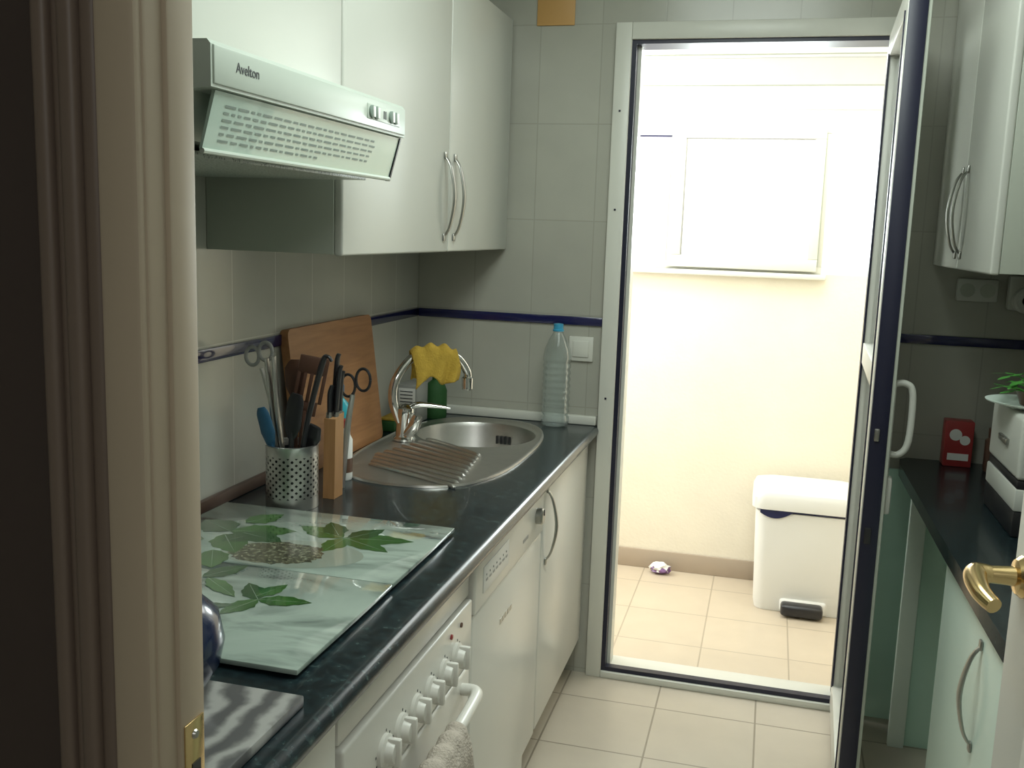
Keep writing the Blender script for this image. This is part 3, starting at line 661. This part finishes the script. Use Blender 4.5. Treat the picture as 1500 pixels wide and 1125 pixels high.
h = B('range_hood')
ha, hb = 1.13, 1.80
h.prism([(LW+0.001, 1.57), (-0.76, 1.585), (-0.735, 1.645), (-0.700, 1.648), (-0.700, 1.700), (-0.705, 1.706), (LW+0.001, 1.706)], 1, ha, hb, 'hood')
h.box(-0.702, -0.697, ha+0.004, hb-0.004, 1.652, 1.700, 'hood', 0.002)
vp = [(-0.706, 1.646), (-0.727, 1.572), (-0.731, 1.573), (-0.711, 1.647)]
h.prism(vp, 1, ha+0.02, hb-0.012, 'visor')
h.prism([(-0.704, 1.646), (-0.726, 1.566), (-0.734, 1.566), (-0.712, 1.646)], 1, hb-0.010, hb-0.005, 'blackp')
h.tube([(-0.727, ha+0.02, 1.570), (-0.727, hb-0.01, 1.570)], 0.004, 'hood', 8, smooth=False)
h.box(-1.12, -0.77, ha+0.02, hb-0.02, 1.566, 1.574, 'mesh', 0.001)
def vpt(y, t_, off=0.0006):
    x = -0.706-0.021*t_+off; return (x, y, 1.646-0.074*t_)
random.seed(2)
for r_ in range(6):
    t0 = 0.20+r_*0.12; y = ha+0.05
    while y < hb-0.13:
        wd = random.uniform(0.008, 0.028)
        if r_ == 5 and y > ha+0.35: break
        h.add([vpt(y, t0), vpt(y+wd, t0), vpt(y+wd, t0+0.045), vpt(y, t0+0.045)], [[0, 1, 2, 3]], 'visordark'); y += wd+0.007
h.box(-0.698, -0.6955, 1.615, 1.765, 1.664, 1.690, 'hood', 0.001)
for i, y in enumerate((1.63, 1.65, 1.72, 1.74)):
    h.lathe([(0.011, 0), (0.011, 0.003), (0.009, 0.004), (0.0001, 0.004)], (-0.6956, y, 1.677), 'visordark', 20, 'x'); h.box(-0.692, -0.690, y-0.002, y+0.007, 1.668, 1.686, 'plastic', 0.0005)
for y in (1.685, 1.693): h.box(-0.6955, -0.6945, y, y+0.003, 1.670, 1.684, 'textm')
h.done()
cu = bpy.data.curves.new('hood_lettering', 'FONT'); cu.body = 'Avelton'; cu.size = 0.019; cu.extrude = 0.0003; cu.align_x = 'LEFT'
to = bpy.data.objects.new('hood_lettering', cu); cu.materials.append(M['textm']); sc.collection.objects.link(to)
to.matrix_world = Matrix.Translation((-0.6965, 1.185, 1.673)) @ Matrix(((0, 0, 1, 0), (1, 0, 0, 0), (0, 1, 0, 0), (0, 0, 0, 1)))
to.parent = bpy.data.objects['range_hood']; to.matrix_parent_inverse = Matrix.Translation(bpy.data.objects['range_hood'].location).inverted()

# ------------------------------------------------------------------ right side units
RX = 0.448
wallunit('wall_cabinet', RW-0.001, RX, 2.29, 3.092, 1.42, 2.25, [(2.29, 2.69), (2.69, 3.09)], [2.655, 2.725], -1)
rc = B('countertop')
CR = 0.84
rp = [(RW-0.001, BW-0.001), (0.43, BW-0.001), (0.408, BW-0.03), (0.400, BW-0.10), (0.405, 2.2), (0.412, 1.68), (0.425, 1.66), (RW-0.001, 1.66)]
rc.prism(rp, 2, CR-0.035, CR, 'granite'); rc.done()
rb = B('base_cabinet')
rb.box(0.44, RW-0.002, 1.67, 2.27, 0.10, CR-0.037, 'shade_tint'); rb.box(0.49, RW-0.002, 1.67, 2.27, 0, 0.1, 'cab')
rb.box(0.42, 0.44, 1.672, 2.268, 0.12, CR-0.042, 'shade_tint_cab', 0.006, 3); bow_handle(rb, 0.42, 1.86, 0.56, 0.76, -1); rb.done()
pn = B('support_panel'); pn.box(0.43, 0.475, 2.91, 2.93, 0.0, CR-0.036, 'shade_tint_edge', 0.002); pn.box(0.452, RW-0.002, 2.93, 2.945, 0.0, CR-0.036, 'shade_tint', 0.001); pn.done()
sbox('alcove_shade_sheet', DX1+0.005, RW-0.002, BW-0.012, BW-0.0005, 0.0, CR-0.037, 'shade_tint')  # sheet over the back wall that paints the alcove's green shade

r = B('red_tea_box'); r.box(0.520, 0.597, 3.025, 3.08, CR+0.0005, CR+0.135, 'red', 0.003); r.lathe([(0.017, 0), (0.017, -0.001), (0.0001, -0.0012)], (0.548, 3.0247, CR+0.095), 'plastic', 24, 'y'); r.lathe([(0.014, 0), (0.014, -0.001), (0.0001, -0.0012)], (0.574, 3.0247, CR+0.080), 'plastic', 24, 'y')
r.box(0.530, 0.587, 3.0235, 3.0255, CR+0.02, CR+0.04, 'plastic'); r.done()
r = B('brown_jar'); r.lathe([(0.0001, 0), (0.034, 0), (0.037, 0.006), (0.037, 0.09), (0.028, 0.10)], (0.660, 3.00, CR+0.0005), 'brown', 32); r.lathe([(0.030, 0.10), (0.031, 0.125), (0.0001, 0.127)], (0.660, 3.00, CR+0.0005), 'brown', 32); r.done()
r = B('bread_bin'); x0, x1, ya, yb = 0.553, 0.79, 2.32, 2.62
r.box(x0, x1, ya, yb, CR+0.0005, CR+0.06, 'blackp', 0.006); r.box(x0, x1, ya, yb, CR+0.06, CR+0.11, 'cab', 0.004); r.box(x0+0.003, x1, ya+0.003, yb-0.003, CR+0.11, CR+0.13, 'blackp', 0.003); r.box(x0, x1, ya, yb, CR+0.13, CR+0.27, 'cab', 0.01, 3)
r.box(x0-0.008, x0, 2.42, 2.5, CR+0.19, CR+0.205, 'satin', 0.002); r.done()
PX, PY = 0.605, 2.47
r = B('plate'); r.lathe([(0.0001, 0.0), (0.05, 0), (0.06, 0.004), (0.100, 0.014), (0.102, 0.017), (0.098, 0.017), (0.058, 0.008), (0.0001, 0.006)], (PX, PY, CR+0.271), 'shade_tint_edge', 44); r.done()
pl = B('potted_herb')
pz = CR+0.280
pl.lathe([(0.0001, 0), (0.028, 0), (0.038, 0.03), (0.040, 0.032), (0.036, 0.032), (0.034, 0.026), (0.0001, 0.026)], (PX, PY, pz), 'brown', 28)
random.seed(8)
for i in range(26):
    a = random.uniform(0, 6.28); rr = random.uniform(0.03, 0.085); hh = random.uniform(0.03, 0.075)
    bx, by = PX, PY; ex, ey, ez = bx+rr*math.cos(a), by+rr*math.sin(a), pz+hh
    pl.tube([(bx, by, pz+0.02), ((bx+ex)/2, (by+ey)/2, pz+hh*0.9), (ex, ey, ez)], 0.0013, 'plant', 6, 4)
    d_ = Vector((math.cos(a), math.sin(a), random.uniform(-0.5, 0.2))).normalized(); sd = Vector((-math.sin(a), math.cos(a), 0.1)).normalized()
    P = Vector((ex, ey, ez)); Lf = random.uniform(0.03, 0.045)
    pl.add([P, P+d_*Lf*0.35+sd*Lf*0.33, P+d_*Lf*0.8+sd*Lf*0.2, P+d_*Lf, P+d_*Lf*0.8-sd*Lf*0.2, P+d_*Lf*0.35-sd*Lf*0.33], [[0, 1, 2, 3, 4, 5]], 'plant')
pl.done()
r = B('wall_socket'); r.box(0.52, 0.63, BW-0.02, BW-0.0005, 1.32, 1.385, 'cab', 0.004)
for x in (0.548, 0.602): r.lathe([(0.020, 0), (0.020, -0.002), (0.016, -0.002), (0.0001, -0.001)], (x, BW-0.02, 1.352), 'cabside', 24, 'y')
r.done()
r = B('plug_adapter'); r.box(0.655, 0.745, BW-0.03, BW-0.0005, 1.30, 1.40, 'cab', 0.008); r.lathe([(0.036, 0), (0.036, -0.03), (0.030, -0.036), (0.016, -0.036), (0.014, -0.03), (0.0001, -0.03)], (0.70, BW-0.03, 1.33), 'cab', 32, 'y')
r.lathe([(0.014, 0), (0.012, -0.009), (0.0001, -0.01)], (0.70, BW-0.059, 1.33), 'blackp', 24, 'y')
r.tube([(0.70, BW-0.04, 1.39), (0.73, BW-0.05, 1.405), (0.78, BW-0.03, 1.40), (0.81, BW-0.015, 1.39)], 0.005, 'plastic', 8); r.done()

# ------------------------------------------------------------------ utility room objects
bn = B('pedal_bin')
bx0, bx1, by0, by1 = 0.0, 0.40, 3.88, 4.17
def rr2(x0, x1, y0, y1, r, n=6):
    o = []
    for cx, cy, a0 in ((x1-r, y0+r, -90), (x1-r, y1-r, 0), (x0+r, y1-r, 90), (x0+r, y0+r, 180)):
        for i in range(n+1):
            a = math.radians(a0+90*i/n); o.append((cx+r*math.cos(a), cy+r*math.sin(a)))
    return o
def loft(b, secs, m):
    n = len(secs[0][0]); vs = [(x, y, z) for pts, z in secs for x, y in pts]
    fs = [[j*n+i, j*n+(i+1) % n, (j+1)*n+(i+1) % n, (j+1)*n+i] for j in range(len(secs)-1) for i in range(n)]
    fs += [list(range(n))[::-1], [(len(secs)-1)*n+i for i in range(n)]]; b.add(vs, fs, m)
loft(bn, [(rr2(bx0+0.022, bx1-0.022, by0+0.02, by1-0.01, 0.04), 0.001), (rr2(bx0+0.016, bx1-0.016, by0+0.014, by1-0.008, 0.045), 0.03), (rr2(bx0+0.002, bx1-0.002, by0+0.002, by1-0.002, 0.045), 0.40), (rr2(bx0+0.004, bx1-0.004, by0+0.004, by1-0.004, 0.045), 0.41)], 'plastic')
loft(bn, [(rr2(bx0+0.012, bx1-0.012, by0+0.012, by1-0.012, 0.045), 0.41), (rr2(bx0+0.012, bx1-0.012, by0+0.012, by1-0.012, 0.045), 0.425)], 'navy')
loft(bn, [(rr2(bx0-0.012, bx1+0.012, by0-0.012, by1+0.006, 0.05), 0.424), (rr2(bx0-0.014, bx1+0.014, by0-0.014, by1+0.008, 0.05), 0.470), (rr2(bx0-0.004, bx1+0.004, by0-0.004, by1, 0.05), 0.492), (rr2(bx0+0.03, bx1-0.03, by0+0.03, by1-0.03, 0.05), 0.503)], 'plastic')
bn.grid(lambda u, v: (bx0+0.02+u*0.16, by0-0.004, 0.424-v*0.035*math.sin(math.pi*min(1, u+0.15))), 16, 2, 'navy')
bn.box(0.12, 0.30, by0-0.002, by0+0.03, 0.006, 0.06, 'plastic', 0.012, 3); bn.box(0.125, 0.285, by0-0.055, by0+0.01, 0.008, 0.055, 'blackp', 0.014, 3)
bn.done()
sp = B('crumpled_wrapper')
bm = bmesh.new(); bmesh.ops.create_icosphere(bm, subdivisions=3, radius=1); random.seed(5)
vv = []
for v in bm.verts:
    kx_ = 1+random.uniform(-0.25, 0.2); vv.append((-0.385+v.co.x*0.045*kx_, 4.175+v.co.y*0.028*kx_, 0.026+v.co.z*0.024*kx_))
bm.verts.index_update(); fc = [[v.index for v in f_.verts] for f_ in bm.faces]; bm.free()
half = len(fc)//2
sp.add(vv, fc[:half], 'plastic'); sp.add(vv, fc[half:], 'purple'); sp.done()

# ------------------------------------------------------------------ added fill lamps and window daylight
l = B('added_ceiling_lamp'); l.lathe([(0.0001, -0.07), (0.09, -0.062), (0.14, -0.035), (0.155, -0.006)], (-0.15, 1.75, H-0.001), 'lamp', 40); l.lathe([(0.155, -0.008), (0.165, 0), (0.0001, 0)], (-0.15, 1.75, H-0.001), 'plastic', 40); l.done()  # unseen fixture, added to go with the kitchen fill light
def area(name, loc, direction, sx, sy, power, col):
    ld = bpy.data.lights.new(name, 'AREA'); ld.shape = 'RECTANGLE'; ld.size = sx; ld.size_y = sy; ld.energy = power; ld.color = col
    o = bpy.data.objects.new(name, ld); sc.collection.objects.link(o); o.location = loc
    o.rotation_euler = Vector(direction).to_track_quat('-Z', 'Y').to_euler(); return o
area('kitchen_fill_light', (-0.15, 1.65, H-0.09), (0, 0.1, -1), 0.6, 1.2, 18, (0.90, 1.0, 0.94))  # added soft fill for the kitchen, no known lamp
area('hall_fill_light', (0.5, -0.9, H-0.05), (0, 0.3, -1), 0.6, 0.6, 12, (0.98, 0.99, 0.97))  # weak fill added behind the camera to lift the door jamb
area('side_fill_light', (-1.62, 3.75, 1.52), (1, 0, -0.1), 0.95, 1.1, 22, (0.97, 1.0, 1.0))  # added fill from the invented side opening, hidden from the camera
area('utility_fill_light', (-0.1, 3.70, UC-0.03), (0, -0.15, -1), 1.1, 0.7, 15, (0.97, 1.0, 0.99))  # added overhead fill for the utility room, without a fixture
area('window_daylight', (-0.13, UW+0.25, 1.65), (0, -1, -0.2), 0.6, 0.55, 22, (0.95, 1, 1))

wd = bpy.data.worlds.new('World'); sc.world = wd; wd.use_nodes = True
bg = wd.node_tree.nodes['Background']; bg.inputs[0].default_value = (0.93, 0.97, 1.0, 1); bg.inputs[1].default_value = 1.7

# ------------------------------------------------------------------ camera
R = Vector((0.9656, 0.2579, 0.0335)).normalized(); F = Vector((-0.2498, 0.9555, -0.1568)).normalized()
U = R.cross(F).normalized(); R = F.cross(U).normalized()
cd = bpy.data.cameras.new('camera'); cd.sensor_width = 36; cd.lens = 1430/1500*36; cd.clip_start = 0.02
co = bpy.data.objects.new('camera', cd); sc.collection.objects.link(co)
co.matrix_world = Matrix.Translation((0, 0, 1.483)) @ Matrix(((R.x, U.x, -F.x, 0), (R.y, U.y, -F.y, 0), (R.z, U.z, -F.z, 0), (0, 0, 0, 1)))
sc.camera = co
